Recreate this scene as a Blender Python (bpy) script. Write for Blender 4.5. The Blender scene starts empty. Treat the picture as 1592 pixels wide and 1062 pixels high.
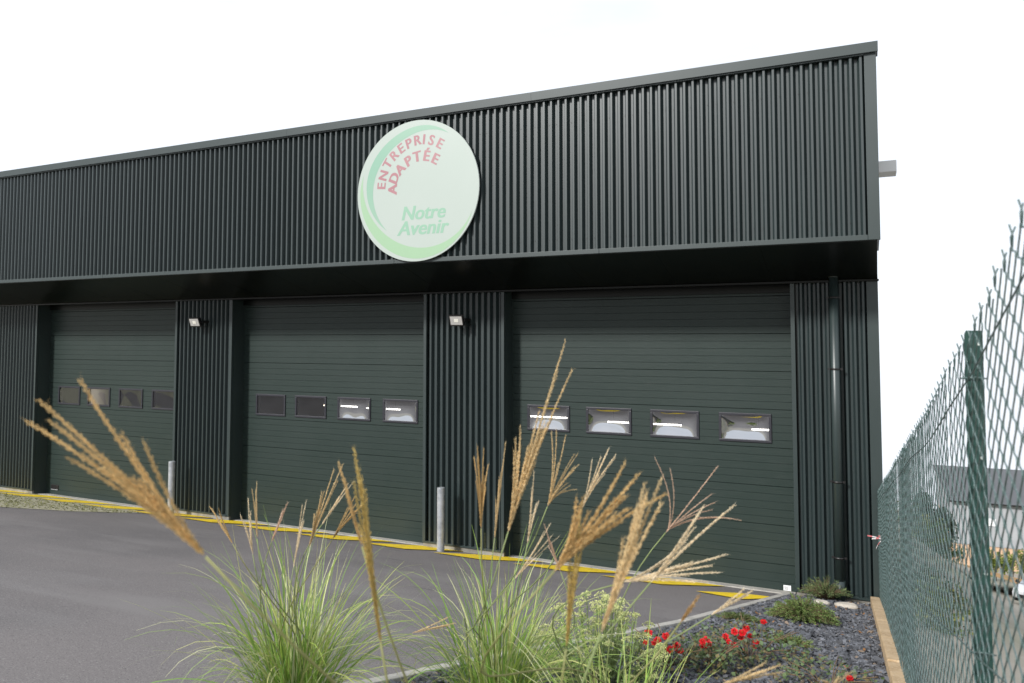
import bpy, math, random
import numpy as np
from mathutils import Vector, Matrix
random.seed(7); rng = np.random.default_rng(7)
R = math.radians
sc = bpy.context.scene
col = sc.collection

# ------------------------------------------------------------------ camera
CAMH = 3.2; YAW = R(25.2); PITCH = R(3.0); FPX = 1193.0
cam_d = bpy.data.cameras.new('camera'); cam = bpy.data.objects.new('camera', cam_d); col.objects.link(cam)
cam.location = (0, 0, CAMH); cam.rotation_euler = (R(90) + PITCH, 0, YAW)
cam_d.sensor_width = 36; cam_d.lens = FPX / 1592 * 36
CYP = 527 - FPX * math.tan(PITCH)
cam_d.shift_y = -(531 - CYP) / 1592
cam_d.clip_start = .02; cam_d.clip_end = 3000
cam_d.dof.use_dof = True; cam_d.dof.focus_distance = 7.0; cam_d.dof.aperture_fstop = 4.8
sc.camera = cam
# ------------------------------------------------------------------ sky
SUN_EL = R(32); SUN_AZ = R(25)          # azimuth from the facade normal, towards its left end
w = bpy.data.worlds.new('World'); sc.world = w; w.use_nodes = True
nt = w.node_tree; nt.nodes.clear()
def nn(t, **k):
    n = nt.nodes.new(t)
    for a, b in k.items(): setattr(n, a, b)
    return n
out = nn('ShaderNodeOutputWorld'); bg = nn('ShaderNodeBackground'); bg2 = nn('ShaderNodeBackground'); mixs = nn('ShaderNodeMixShader')
sky = nn('ShaderNodeTexSky', sky_type='NISHITA', sun_disc=False, sun_elevation=SUN_EL, sun_rotation=math.pi + SUN_AZ)
tc = nn('ShaderNodeTexCoord'); mp = nn('ShaderNodeMapping'); mp.inputs['Scale'].default_value = (1.6, 1.6, 5.0)
mp.inputs['Location'].default_value = (.35, .1, .2)
noi = nn('ShaderNodeTexNoise'); noi.inputs['Scale'].default_value = 1.6; noi.inputs['Detail'].default_value = 5; noi.inputs['Roughness'].default_value = .5
rmp = nn('ShaderNodeValToRGB')
rmp.color_ramp.elements[0].position = .20; rmp.color_ramp.elements[0].color = (.80, .83, .88, 1)
rmp.color_ramp.elements[1].position = .40; rmp.color_ramp.elements[1].color = (.95, 1.0, 1.08, 1)
nt.links.new(tc.outputs['Generated'], mp.inputs[0]); nt.links.new(mp.outputs[0], noi.inputs['Vector']); nt.links.new(noi.outputs['Fac'], rmp.inputs[0])
nt.links.new(sky.outputs[0], bg.inputs[0]); bg.inputs[1].default_value = .1
nt.links.new(rmp.outputs[0], bg2.inputs[0]); bg2.inputs[1].default_value = .84
mixs.inputs[0].default_value = .9
nt.links.new(bg.outputs[0], mixs.inputs[1]); nt.links.new(bg2.outputs[0], mixs.inputs[2]); nt.links.new(mixs.outputs[0], out.inputs[0])
# ------------------------------------------------------------------ sun behind thin cloud
sl = bpy.data.lights.new('sun', 'SUN'); sl.energy = 3.2; sl.angle = R(7); sl.color = (1, .98, .95)
so = bpy.data.objects.new('sun', sl); col.objects.link(so); so.location = (-10, -20, 20)
sdir = Vector((-math.sin(SUN_AZ) * math.cos(SUN_EL), -math.cos(SUN_AZ) * math.cos(SUN_EL), math.sin(SUN_EL)))
so.rotation_euler = (-sdir).to_track_quat('-Z', 'Y').to_euler()
sc.view_settings.view_transform = 'Standard'; sc.view_settings.look = 'None'; sc.view_settings.exposure = .5; sc.view_settings.gamma = 1
sc.cycles.max_bounces = 8; sc.cycles.transparent_max_bounces = 24

# ------------------------------------------------------------------ helpers
_ca, _sa, _cp, _sp = math.cos(YAW), math.sin(YAW), math.cos(PITCH), math.sin(PITCH)
FW = Vector((-_sa * _cp, _ca * _cp, _sp)); RT = Vector((_ca, _sa, 0)); UP = RT.cross(FW)
def W(x, y, D):
    "a real-world point at depth D that the photograph shows at pixel x, y"
    return Vector((0, 0, CAMH)) + (FW + RT * ((x - 796) / FPX) - UP * ((y - CYP) / FPX)) * D
SLOPE = .193
def g(Y): return SLOPE * (10.4 - Y)
def sstep(t): t = max(0, min(1, t)); return t * t * (3 - 2 * t)

def tag(o, label=None, cat=None, group=None, kind=None):
    if label: o['label'] = label
    if cat: o['category'] = cat
    if group: o['group'] = group
    if kind: o['kind'] = kind
    return o
def empty(name, loc, label=None, cat=None, group=None):
    o = bpy.data.objects.new(name, None); col.objects.link(o); o.location = loc; o.empty_display_size = .1
    return tag(o, label, cat, group)
WORLD_POS = {}
def wp(o):
    p = Vector(o.location)
    while o.parent: o = o.parent; p = p + Vector(o.location)
    return p
class MB:
    def __init__(s): s.v = []; s.f = []; s.c = []; s.sm = []
    def face(s, pts, c=None, sm=False):
        n = len(s.v); s.v += [tuple(p) for p in pts]; s.f.append(tuple(range(n, n + len(pts)))); s.c.append(c); s.sm.append(sm)
    def box(s, a, b, c=None):
        x0, y0, z0 = a; x1, y1, z1 = b; n = len(s.v)
        s.v += [(x0, y0, z0), (x1, y0, z0), (x1, y1, z0), (x0, y1, z0), (x0, y0, z1), (x1, y0, z1), (x1, y1, z1), (x0, y1, z1)]
        for q in ((0, 3, 2, 1), (4, 5, 6, 7), (0, 1, 5, 4), (1, 2, 6, 5), (2, 3, 7, 6), (3, 0, 4, 7)):
            s.f.append(tuple(n + i for i in q)); s.c.append(c); s.sm.append(False)
    def hexa(s, p8, c=None):
        n = len(s.v); s.v += [tuple(p) for p in p8]
        for q in ((0, 3, 2, 1), (4, 5, 6, 7), (0, 1, 5, 4), (1, 2, 6, 5), (2, 3, 7, 6), (3, 0, 4, 7)):
            s.f.append(tuple(n + i for i in q)); s.c.append(c); s.sm.append(False)
    def tube(s, pts, r, n=8, c=None, caps=True, sm=True):
        pts = [Vector(p) for p in pts]; m = len(pts); rs = r if isinstance(r, (list, tuple)) else [r] * m
        base = len(s.v); ref = Vector((0, 0, 1)) if abs((pts[-1] - pts[0]).normalized().z) < .9 else Vector((1, 0, 0))
        for i, p in enumerate(pts):
            t = (pts[min(i + 1, m - 1)] - pts[max(i - 1, 0)]).normalized()
            a = t.cross(ref)
            if a.length < 1e-4: a = t.orthogonal()
            a.normalize(); b = t.cross(a)
            for k in range(n):
                an = 2 * math.pi * k / n
                s.v.append(tuple(p + (a * math.cos(an) + b * math.sin(an)) * rs[i]))
        for i in range(m - 1):
            for k in range(n):
                k2 = (k + 1) % n
                s.f.append((base + i * n + k, base + i * n + k2, base + (i + 1) * n + k2, base + (i + 1) * n + k)); s.c.append(c); s.sm.append(sm)
        if caps:
            s.f.append(tuple(base + k for k in range(n))[::-1]); s.c.append(c); s.sm.append(False)
            s.f.append(tuple(base + (m - 1) * n + k for k in range(n))); s.c.append(c); s.sm.append(False)
    def loft(s, rings, c=None, caps=True, sm=True):
        base = len(s.v); n = len(rings[0])
        for r in rings: s.v += [tuple(p) for p in r]
        for i in range(len(rings) - 1):
            for k in range(n):
                k2 = (k + 1) % n
                s.f.append((base + i * n + k, base + i * n + k2, base + (i + 1) * n + k2, base + (i + 1) * n + k)); s.c.append(c); s.sm.append(sm)
        if caps:
            s.f.append(tuple(base + k for k in range(n))[::-1]); s.c.append(c); s.sm.append(False)
            q = base + (len(rings) - 1) * n
            s.f.append(tuple(q + k for k in range(n))); s.c.append(c); s.sm.append(False)
    def build(s, name, mat, parent=None, world=True, kind=None, bevel=0):
        me = bpy.data.meshes.new(name); v = s.v
        if parent is not None and world:
            o0 = wp(parent); v = [(a - o0.x, b - o0.y, c - o0.z) for a, b, c in v]
        me.from_pydata(v, [], s.f)
        me.polygons.foreach_set('use_smooth', s.sm)
        if any(c is not None for c in s.c):
            at = me.color_attributes.new('Col', 'FLOAT_COLOR', 'CORNER'); buf = []
            for fc, c in zip(s.f, s.c):
                c = c or (1, 1, 1); buf += [c[0], c[1], c[2], 1.0] * len(fc)
            at.data.foreach_set('color', buf)
        me.update()
        o = bpy.data.objects.new(name, me); col.objects.link(o); me.materials.append(mat)
        if parent is not None: o.parent = parent
        if kind: o['kind'] = kind
        if bevel:
            b = o.modifiers.new('bevel', 'BEVEL'); b.width = bevel; b.segments = 2; b.limit_method = 'ANGLE'
        return o
def share(o, parent, off=(0, 0, 0)):
    c = o.copy(); col.objects.link(c); c.parent = parent; c.location = off; return c

# ------------------------------------------------------------------ materials
def mat(name, base, rough=.5, metal=0, spec=.5, noise=None, bump=None, vcol=False, trans=0, coat=0):
    m = bpy.data.materials.new(name); m.use_nodes = True; t = m.node_tree; b = t.nodes['Principled BSDF']
    b.inputs['Base Color'].default_value = (*base, 1); b.inputs['Roughness'].default_value = rough; b.inputs['Metallic'].default_value = metal
    b.inputs['Specular IOR Level'].default_value = spec; b.inputs['Coat Weight'].default_value = coat
    tcn = t.nodes.new('ShaderNodeTexCoord'); cur = None
    if vcol:
        a = t.nodes.new('ShaderNodeVertexColor'); a.layer_name = 'Col'; mx = t.nodes.new('ShaderNodeMix'); mx.data_type = 'RGBA'; mx.blend_type = 'MULTIPLY'
        mx.inputs[0].default_value = 1; mx.inputs[6].default_value = (*base, 1); t.links.new(a.outputs[0], mx.inputs[7]); cur = mx.outputs[2]
    if noise:                                       # list of (scale, detail, colour2, lo, hi[, stretch])
        for q in noise:
            sc_, det, c2, lo, hi = q[:5]
            mpn = t.nodes.new('ShaderNodeMapping'); mpn.inputs['Scale'].default_value = q[5] if len(q) > 5 else (1, 1, 1)
            t.links.new(tcn.outputs['Object'], mpn.inputs[0])
            n = t.nodes.new('ShaderNodeTexNoise'); n.inputs['Scale'].default_value = sc_; n.inputs['Detail'].default_value = det
            t.links.new(mpn.outputs[0], n.inputs['Vector'])
            r = t.nodes.new('ShaderNodeMapRange'); r.inputs[1].default_value = lo; r.inputs[2].default_value = hi
            t.links.new(n.outputs['Fac'], r.inputs[0])
            mx = t.nodes.new('ShaderNodeMix'); mx.data_type = 'RGBA'; t.links.new(r.outputs[0], mx.inputs[0])
            if cur is None: mx.inputs[6].default_value = (*base, 1)
            else: t.links.new(cur, mx.inputs[6])
            mx.inputs[7].default_value = (*c2, 1); cur = mx.outputs[2]
    if cur is not None: t.links.new(cur, b.inputs['Base Color'])
    if bump:
        sc_, st, dist = bump[:3]
        mpn = t.nodes.new('ShaderNodeMapping'); mpn.inputs['Scale'].default_value = bump[3] if len(bump) > 3 else (1, 1, 1)
        t.links.new(tcn.outputs['Object'], mpn.inputs[0])
        n = t.nodes.new('ShaderNodeTexNoise'); n.inputs['Scale'].default_value = sc_; n.inputs['Detail'].default_value = 4
        t.links.new(mpn.outputs[0], n.inputs['Vector'])
        bp = t.nodes.new('ShaderNodeBump'); bp.inputs['Strength'].default_value = st; bp.inputs['Distance'].default_value = dist
        t.links.new(n.outputs['Fac'], bp.inputs['Height']); t.links.new(bp.outputs[0], b.inputs['Normal'])
    if trans:
        tr = t.nodes.new('ShaderNodeBsdfTranslucent'); ms = t.nodes.new('ShaderNodeMixShader'); ms.inputs[0].default_value = trans
        if cur is not None: t.links.new(cur, tr.inputs[0])
        else: tr.inputs[0].default_value = (*base, 1)
        t.links.new(b.outputs[0], ms.inputs[1]); t.links.new(tr.outputs[0], ms.inputs[2]); t.links.new(ms.outputs[0], t.nodes['Material Output'].inputs[0])
    return m
M = {}
GREEN = (.0195, .0305, .0310)
M['green'] = mat('green_coated_steel', GREEN, .36, spec=.65, noise=[(1.3, 4, (.024, .036, .036), .45, .8, (1, 1, .25)), (40, 3, (.024, .035, .035), .62, .75)])
M['trim'] = mat('green_trim_steel', (.022, .034, .033), .40, spec=.65, noise=[(2.0, 4, (.026, .038, .038), .45, .8)], bump=(3, .05, .01))
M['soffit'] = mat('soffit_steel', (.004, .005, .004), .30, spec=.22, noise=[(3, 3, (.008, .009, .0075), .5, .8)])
M['door'] = mat('door_coated_steel', (.0165, .0285, .0245), .44, spec=.38, noise=[(1.1, 4, (.022, .034, .030), .4, .75), (9, 6, (.024, .035, .031), .5, .7, (.4, 1, 14))], bump=(22, .35, .004, (.25, 1, 6)))
M['doorline'] = mat('door_joint_rubber', (.006, .007, .006), .7)
M['frame'] = mat('grey_plastic_frame', (.020, .020, .027), .45)
M['concrete'] = mat('concrete', (.40, .38, .34), .85, noise=[(6, 5, (.27, .26, .23), .45, .7), (60, 3, (.46, .44, .40), .5, .7)], bump=(60, .3, .004))
M['plinth'] = mat('plinth_concrete', (.26, .25, .22), .9, noise=[(5, 5, (.15, .14, .12), .42, .68)], bump=(40, .4, .006))
M['timber'] = mat('fence_kerb_sandstone', (.46, .33, .19), .85, noise=[(5, 5, (.34, .23, .12), .42, .68), (50, 3, (.52, .40, .26), .5, .7)], bump=(45, .4, .005))
M['galv'] = mat('galvanised_steel', (.50, .52, .54), .42, metal=.55, noise=[(14, 4, (.36, .38, .40), .42, .65), (5, 2, (.60, .61, .62), .55, .7)], bump=(30, .1, .002))
M['asphalt'] = mat('asphalt', (.178, .162, .158), .9, spec=.3, noise=[(.5, 5, (.138, .128, .127), .40, .65), (1.1, 5, (.185, .173, .170), .52, .72, (.5, 2.2, 1)), (95, 3, (.27, .255, .245), .55, .70), (120, 3, (.055, .052, .052), .57, .70), (2.2, 5, (.085, .08, .08), .68, .76, (.35, 2.0, 1)), (.9, 4, (.20, .187, .182), .55, .75, (.4, 1.5, 1))], bump=(190, .6, .006))
M['yellow'] = mat('yellow_road_paint', (.84, .60, .015), .6, noise=[(9, 6, (.52, .36, .05), .50, .75), (45, 5, (.30, .25, .14), .63, .75)], bump=(150, .3, .003))
M['paver'] = mat('grass_paver', (.38, .35, .25), .9, noise=[(7, 4, (.22, .22, .10), .46, .66, (1, 2.2, 1)), (50, 3, (.32, .31, .25), .5, .7)], bump=(25, .6, .02))
M['soil'] = mat('dark_soil', (.045, .04, .036), .95, noise=[(30, 4, (.02, .018, .017), .4, .65)], bump=(30, .7, .02))
M['slate'] = mat('slate_chips', (1, 1, 1), .52, spec=.5, vcol=True, bump=(60, .2, .003))
M['ground'] = mat('far_ground', (.30, .27, .22), .95, noise=[(.06, 4, (.20, .20, .13), .45, .6), (1.5, 4, (.34, .31, .26), .5, .7)])
M['road'] = mat('pale_road', (.30, .28, .25), .9, noise=[(.4, 4, (.25, .235, .21), .42, .66)])
M['wire'] = mat('green_pvc_wire', (.070, .112, .106), .36, spec=.6, noise=[(40, 3, (.11, .15, .145), .5, .7)])
M['post'] = mat('green_post_paint', (.012, .044, .036), .38, noise=[(12, 4, (.02, .06, .05), .45, .7), (60, 4, (.06, .06, .04), .70, .78)])
M['blade'] = mat('grass_blade', (1, 1, 1), .5, spec=.3, vcol=True, trans=.35)
M['plume'] = mat('grass_plume', (1, 1, 1), .8, spec=.2, vcol=True, trans=.42)
M['leaf'] = mat('leaf', (1, 1, 1), .55, spec=.35, vcol=True, trans=.25)
M['petal'] = mat('rose_petal', (1, 1, 1), .5, spec=.3, vcol=True, trans=.2)
M['twig'] = mat('twig', (.14, .09, .05), .8)
M['signwhite'] = mat('sign_face', (.36, .41, .371), .4, spec=.4, noise=[(.9, 3, (.373, .418, .382), .4, .7)])
M['signedge'] = mat('sign_edge', (.48, .52, .49), .4)
M['sg1'] = mat('sign_print_teal', (.185, .345, .255), .4, noise=[(.7, 0, (.235, .37, .275), .35, .65)])
M['sg2'] = mat('sign_print_lime', (.265, .405, .255), .4)
M['sgn'] = mat('sign_print_green', (.22, .38, .275), .4)
M['sr'] = mat('sign_print_red', (.315, .14, .155), .4, noise=[(2, 1, (.345, .17, .18), .4, .6)])
M['black'] = mat('black_plastic', (.012, .011, .011), .4)
M['white'] = mat('white_plastic', (.78, .78, .78), .4)
M['lampglass'] = mat('lamp_reflector', (.62, .60, .57), .18, metal=.3, spec=.8)
M['led'] = mat('lamp_led', (.8, .78, .70), .4)
M['inner'] = mat('workshop_lining', (.62, .62, .63), .7)
M['screw'] = mat('screw_head', (.02, .02, .02), .4)
M['farwall'] = mat('far_cladding', (.34, .35, .36), .6, noise=[(.5, 2, (.30, .31, .32), .4, .6)])
M['orange'] = mat('far_orange_render', (.55, .37, .24), .8)
M['bark'] = mat('bark', (.10, .075, .05), .9)
M['mulch'] = mat('orange_mulch', (.42, .20, .07), .95, noise=[(1.2, 4, (.20, .17, .06), .45, .6)])
M['carwhite'] = mat('car_paint', (.55, .56, .58), .2, spec=.5, coat=.6)
M['carglass'] = mat('car_glass', (.25, .28, .31), .08, spec=.8)
M['tyre'] = mat('tyre_rubber', (.02, .02, .02), .7)
M['stone'] = mat('pale_stone', (.46, .42, .36), .85, noise=[(12, 4, (.34, .30, .25), .4, .7)], bump=(20, .4, .01))
M['tape'] = mat('barrier_tape', (1, 1, 1), .4, vcol=True)
# acrylic pane: sees the workshop behind it, and mirrors the sky
m = bpy.data.materials.new('acrylic_pane'); m.use_nodes = True; t = m.node_tree; t.nodes.clear()
o_ = t.nodes.new('ShaderNodeOutputMaterial'); ms = t.nodes.new('ShaderNodeMixShader'); gl = t.nodes.new('ShaderNodeBsdfGlossy'); tr = t.nodes.new('ShaderNodeBsdfTransparent')
gl.inputs['Roughness'].default_value = .03; gl.inputs['Color'].default_value = (.85, .87, .9, 1); tr.inputs[0].default_value = (.74, .73, .71, 1)
fr = t.nodes.new('ShaderNodeFresnel'); fr.inputs[0].default_value = 1.9; t.links.new(fr.outputs[0], ms.inputs[0])
ad = t.nodes.new('ShaderNodeMath'); ad.operation = 'MULTIPLY_ADD'; ad.inputs[1].default_value = 1.0; ad.inputs[2].default_value = .44
t.links.new(fr.outputs[0], ad.inputs[0]); t.links.new(ad.outputs[0], ms.inputs[0])
t.links.new(tr.outputs[0], ms.inputs[1]); t.links.new(gl.outputs[0], ms.inputs[2]); t.links.new(ms.outputs[0], o_.inputs[0]); M['pane'] = m
m2 = m.copy(); m2.name = 'brown_reflection_pane'; M['brown_pane'] = m2  # dim interior and reflected ground put into a brown tint, sky mirroring cut
for q in m2.node_tree.nodes:
    if q.type == 'MATH': q.inputs[2].default_value = .05
    if q.type == 'BSDF_TRANSPARENT': q.inputs[0].default_value = (.50, .44, .37, 1)
m = bpy.data.materials.new('lit_tube'); m.use_nodes = True; b = m.node_tree.nodes['Principled BSDF']
b.inputs['Emission Color'].default_value = (1, .97, .92, 1); b.inputs['Emission Strength'].default_value = 6; M['tube'] = m

# ------------------------------------------------------------------ ground
def height(X, Y):
    z = g(Y) - .06
    if X > .35: z -= 3.7 * sstep((X - .35) / 7.0)
    return z
xs = [-400, -200, -90, -45, -24, -12, -6, -2, 0, .35, .8, 1.4, 2.2, 3, 4, 5, 6, 7.4, 9, 13, 20, 40, 90, 200, 400]
ys = [-90, -40, -20, -10, -5, 0, 3, 6, 9, 12, 16, 22, 30, 45, 65, 90, 140, 220, 400, 700, 1200]
mb = MB()
mb.v = [(x, y, height(x, y)) for y in ys for x in xs]
for j in range(len(ys) - 1):
    for i in range(len(xs) - 1):
        a = j * len(xs) + i; mb.f.append((a, a + 1, a + 1 + len(xs), a + len(xs))); mb.c.append(None); mb.sm.append(True)
tag(mb.build('ground', M['ground']), kind='structure')
def sheet(name, poly, off, m, kind='structure'):
    mb = MB(); mb.face([(x, y, g(y) + off) for x, y in poly]); return tag(mb.build(name, m), kind=kind)
KERB = [(-.98, 10.02), (-1.56, 6.77), (-1.82, 5.75), (-2.2, 4.51), (-2.46, 3.37), (-2.66, 2.2), (-2.8, 0.9), (-2.9, -3)]
KERBF = lambda Y: np.interp(-Y, [-p[1] for p in KERB], [p[0] for p in KERB])
sheet('asphalt_yard', [(-40, 10.3), (-40, -12), (-2.9, -12)] + [(x, y) for x, y in KERB[::-1]] + [(-.98, 10.3)], 0, M['asphalt'])
sheet('planting_bed_soil', [(x + .03, y) for x, y in KERB[::-1]] + [(.25, 10.1), (.25, -3)], .02, M['soil'])
mb = MB(); mb.hexa([(-22, 10.22, g(10.22) - .05), (-.95, 10.22, g(10.22) - .05), (-.95, 10.55, -.1), (-22, 10.55, -.1), (-22, 10.22, g(10.22) + .012), (-.95, 10.22, g(10.22) + .012), (-.95, 10.55, .004), (-22, 10.55, .004)])
tag(mb.build('door_threshold', M['concrete']), kind='structure')
sheet('grass_paver_strip', [(-11.55, 9.5), (-11.66, 9.1), (-11.95, 8.45), (-12.75, 7.75), (-14.5, 6.6), (-19, 4.4), (-40, -2), (-40, 10.2), (-13, 10.2)], .006, M['paver'])
# grass growing in the paver joints
mb = MB()
for i in range(2600):
    X = random.uniform(-17.2, -11.6); Y = random.uniform(6.6, 9.5)
    if Y < 7.75 + (-12.75 - X) * -.66 and X > -14.5: continue
    if X > -12.75 and Y < 7.75 + (X + 12.75) * 1.1: continue
    Y = round(Y / .16) * .16 + random.gauss(0, .02)
    c = random.uniform(.7, 1.2); cc = (.20 * c, .20 * c, .08 * c)
    for k in range(3):
        a = random.uniform(0, 6.3); h = random.uniform(.01, .035); dx, dy = math.cos(a) * .012, math.sin(a) * .012
        mb.face([(X - dx, Y - dy, g(Y)), (X + dx, Y + dy, g(Y)), (X + random.gauss(0, .02), Y + random.gauss(0, .02), g(Y) + h)], cc)
tag(mb.build('paver_grass', M['leaf']), 'short dry grass growing between the paver blocks', 'grass', kind='stuff')
# yellow hatching in front of the doors
for i in range(13):
    x0 = -1.97 - 1.25 * i
    if x0 > -2.0: pts = [(x0, 9.28), (x0 + .55, 9.12), (x0 + .92, 9.72), (x0 + .45, 9.66)]
    else: pts = [(x0, 9.52), (x0 + .80, 9.47), (x0 + 1.45, 10.16), (x0 + .70, 10.18)]
    mb = MB(); mb.face([(x, y, g(y) + .011) for x, y in pts])
    tag(mb.build('yellow_marking', M['yellow']), kind='structure')
# concrete edging between asphalt and bed
acc = []
for (a, b) in zip(KERB[:-1], KERB[1:]):
    n = max(1, round(math.dist(a, b) / 1.0))
    acc += [(a[0] + (b[0] - a[0]) * k / n, a[1] + (b[1] - a[1]) * k / n) for k in range(n)]
acc.append(KERB[-1])
kroot = empty('concrete_edging', (-1.6, 6.8, g(6.8)), 'pale concrete edging strip between asphalt and slate planting bed', 'kerb')
for a, b in zip(acc[:-1], acc[1:]):
    d = Vector((b[0] - a[0], b[1] - a[1], 0)).normalized(); nrm = Vector((-d.y, d.x, 0)) * .038
    A = Vector((a[0], a[1], 0)) + d * .004; B = Vector((b[0], b[1], 0)) - d * .004
    mb = MB(); dz = random.gauss(0, .004)
    q = [A - nrm, B - nrm, B + nrm, A + nrm]
    mb.hexa([(p.x, p.y, g(p.y) - .1) for p in q] + [(p.x, p.y, g(p.y) + .062 + dz) for p in q])
    mb.build('kerb_stone', M['concrete'], kroot, bevel=.006)
# sandstone kerb along the fence
broot = empty('fence_kerb', (0, 7, g(7)), 'sandy coloured long kerb running along the foot of the green fence', 'kerb')
y0 = 10.05
while y0 > .2:
    y1 = y0 - 1.0; f = lambda y: -.085 + (9.56 - y) * .034
    mb = MB(); q = [(f(y0), y0 - .004), (f(y1), y1 + .004), (f(y1) + .10, y1 + .004), (f(y0) + .10, y0 - .004)]; dz = random.gauss(0, .005)
    mb.hexa([(x, y, g(y) - .1) for x, y in q] + [(x, y, g(y) + .14 + dz) for x, y in q])
    mb.build('kerb_stone', M['timber'], broot, bevel=.01); y0 = y1

# ------------------------------------------------------------------ warehouse
PY = 10.11; DY = 10.40; FY = 8.95; ZF0 = 4.25; ZF1 = 6.37; ZS = 3.915; XR = .06; XL = -22.0
wh = empty('warehouse', (-8, 10.11, 0), 'dark green corrugated steel warehouse with deep overhanging fascia and three loading doors', 'building')
def ribs(x0, x1, yf, z0, z1, pitch=.1, depth=.055, c0=None):
    "one trapezoidal sheet between x0 and x1, crests at yf"
    mb = MB(); prof = []; x = x0
    while x < x1 - 1e-6:
        for dx, dy in ((0, depth), (.026, depth), (.051, 0), (.075, 0), (.0995, depth)):
            if x + dx * pitch / .1 <= x1 + 1e-6: prof.append((x + dx * pitch / .1, yf + dy))
        x += pitch
    prof.append((x1, yf + depth))
    for (xa, ya), (xb, yb) in zip(prof[:-1], prof[1:]):
        if xb - xa > 1e-6: mb.face([(xa, ya, z0), (xb, yb, z0), (xb, yb, z1), (xa, ya, z1)])
    return mb
def part(name, a, b, m, parent=wh, bevel=0):
    mb = MB(); mb.box(a, b); return mb.build(name, m, parent, bevel=bevel)
# shell
part('floor_slab', (XL, 10.56, -.3), (XR - .05, 24, -.004), M['concrete'])
part('roof', (XL, FY + .12, 6.18), (XR - .03, 24, 6.28), M['green'])
part('side_wall', (XR - .04, PY + .09, -3.6), (XR, 24, 6.17), M['green'])
part('end_wall', (XL - .04, PY + .09, -3), (XL, 24, 6.17), M['green'])
part('rear_wall', (XL, 24.0, -3.6), (XR, 24.08, 6.17), M['green'])
part('workshop_back_wall', (XL + .05, 14.5, 0), (XR - .06, 14.55, 4.6), M['inner'])
part('workshop_ceiling', (XL + .05, 10.9, 4.6), (XR - .06, 14.6, 4.65), M['inner'])
# fascia
x = XR - .085
k = 0
while x > XL:
    x0 = x - 1.0
    ribs(x0, x, FY, ZF0 + .055, ZF1 - .105).build('cladding_sheet', M['green'], wh); x = x0
part('fascia_corner_trim', (XR - .088, FY - .006, ZF0 + .0), (XR + .03, FY + .05, ZF1 - .105), M['trim'], bevel=.004)
part('fascia_end_panel', (XR, FY + .052, ZF0 + .01), (XR + .02, PY + .09, ZF1 - .11), M['trim'])
x = XR - .09
while x > XL:
    part('fascia_bottom_trim', (max(XL, x - 3.0) + .002, FY - .004, ZF0), (x, FY + .06, ZF0 + .057), M['trim'], bevel=.003); x -= 3.0
x = XR + .05
while x > XL:
    xa = max(XL, x - 4.03) + .002; mb = MB()
    pr = [(FY - .045, ZF1 - .108), (FY - .05, ZF1), (FY + .40, ZF1 + .02), (FY + .40, ZF1 - .02), (FY - .03, ZF1 - .02), (FY - .03, ZF1 - .108)]
    mb.loft([[(xa, y, z) for y, z in pr], [(x, y, z) for y, z in pr]], sm=False)
    mb.build('coping', M['trim'], wh); x -= 4.03
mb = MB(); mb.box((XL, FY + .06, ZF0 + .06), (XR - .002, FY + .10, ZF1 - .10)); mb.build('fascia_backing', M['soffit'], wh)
part('fascia_top_angle', (XL, FY - .022, ZF1 - .124), (XR - .092, FY + .042, ZF1 - .109), M['trim'])
# soffit, slightly rising to the front edge
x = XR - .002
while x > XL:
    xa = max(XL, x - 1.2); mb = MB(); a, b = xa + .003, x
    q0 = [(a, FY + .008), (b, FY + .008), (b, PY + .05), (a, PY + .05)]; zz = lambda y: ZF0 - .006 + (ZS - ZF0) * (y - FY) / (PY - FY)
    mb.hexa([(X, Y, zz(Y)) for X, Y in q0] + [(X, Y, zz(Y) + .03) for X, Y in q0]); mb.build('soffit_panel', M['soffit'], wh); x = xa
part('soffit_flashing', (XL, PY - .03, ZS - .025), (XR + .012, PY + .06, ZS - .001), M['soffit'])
# screws on the fascia ribs
mb = MB()
for zc, st in ((5.93, 0), (5.1, 1), (4.45, 0)):
    x = XR - .26; i = 0
    while x > -12:
        if zc != 5.1 or random.random() < .0: 
            mb.tube([(x, FY + .038, zc), (x, FY + .030, zc)], .006, 6)
        x -= (.2, .2, .1)[i % 3]; i += 1
mb.build('screw_heads', M['screw'], wh, kind='stuff')

OPEN = [(-4.885, -.93), (-10.19, -6.26), (-15.53, -11.58)]
piers = [(-.93, XR), (-6.26, -4.885), (-11.58, -10.19), (-22.0, -15.53)]
for i, (a, b) in enumerate(piers):
    right = (i == 0)
    ta = .05; tb = .125 if right else .05
    x0, x1 = a + ta + .014, b - tb
    n = max(1, round((x1 - x0) / 1.0)); n = max(n, 1)
    x = x0
    while x < x1 - .02:
        xe = min(x + 1.0, x1); ribs(x, xe, PY, .15, ZS - .02).build('cladding_sheet', M['green'], wh); x = xe
    part('pier_backing', (a + .02, PY + .06, .1), (b - .02, PY + .09, ZS + .1), M['soffit'])
    part('pier_edge_trim', (a, PY - .004, .12), (a + ta, PY + .045, ZS - .026), M['trim'], bevel=.003)
    part('pier_edge_trim', (b - tb, PY - .004, .12), (b, PY + .045, ZS - .026), M['trim'], bevel=.003)
    part('base_flashing', (a + ta + .001, PY - .012, .125), (b - tb - .001, PY + .045, .149), M['trim'])
    for xx, s in ((a, -1), (b, 1)):
        if (right and s == 1) or xx < -21: continue
        mb = MB(); q = (xx, xx + s * .003)
        mb.box((min(q), PY + .046, -.02), (max(q), DY + .06, ZS + .02)); mb.build('door_reveal', M['trim'], wh)
    part('plinth', (a + .01, PY + .012, -.15), (b - .01, PY + .085, .124), M['plinth'])
for a, b in OPEN:
    part('door_head_shade', (a + .004, DY - .035, ZS - .12), (b - .004, DY - .004, ZS - .013), M['soffit'])  # added near-black strip, stands in for the shade over the door tops
    part('door_lintel', (a, PY + .07, ZS - .012), (b, DY + .1, ZS + .05), M['soffit'])

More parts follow.
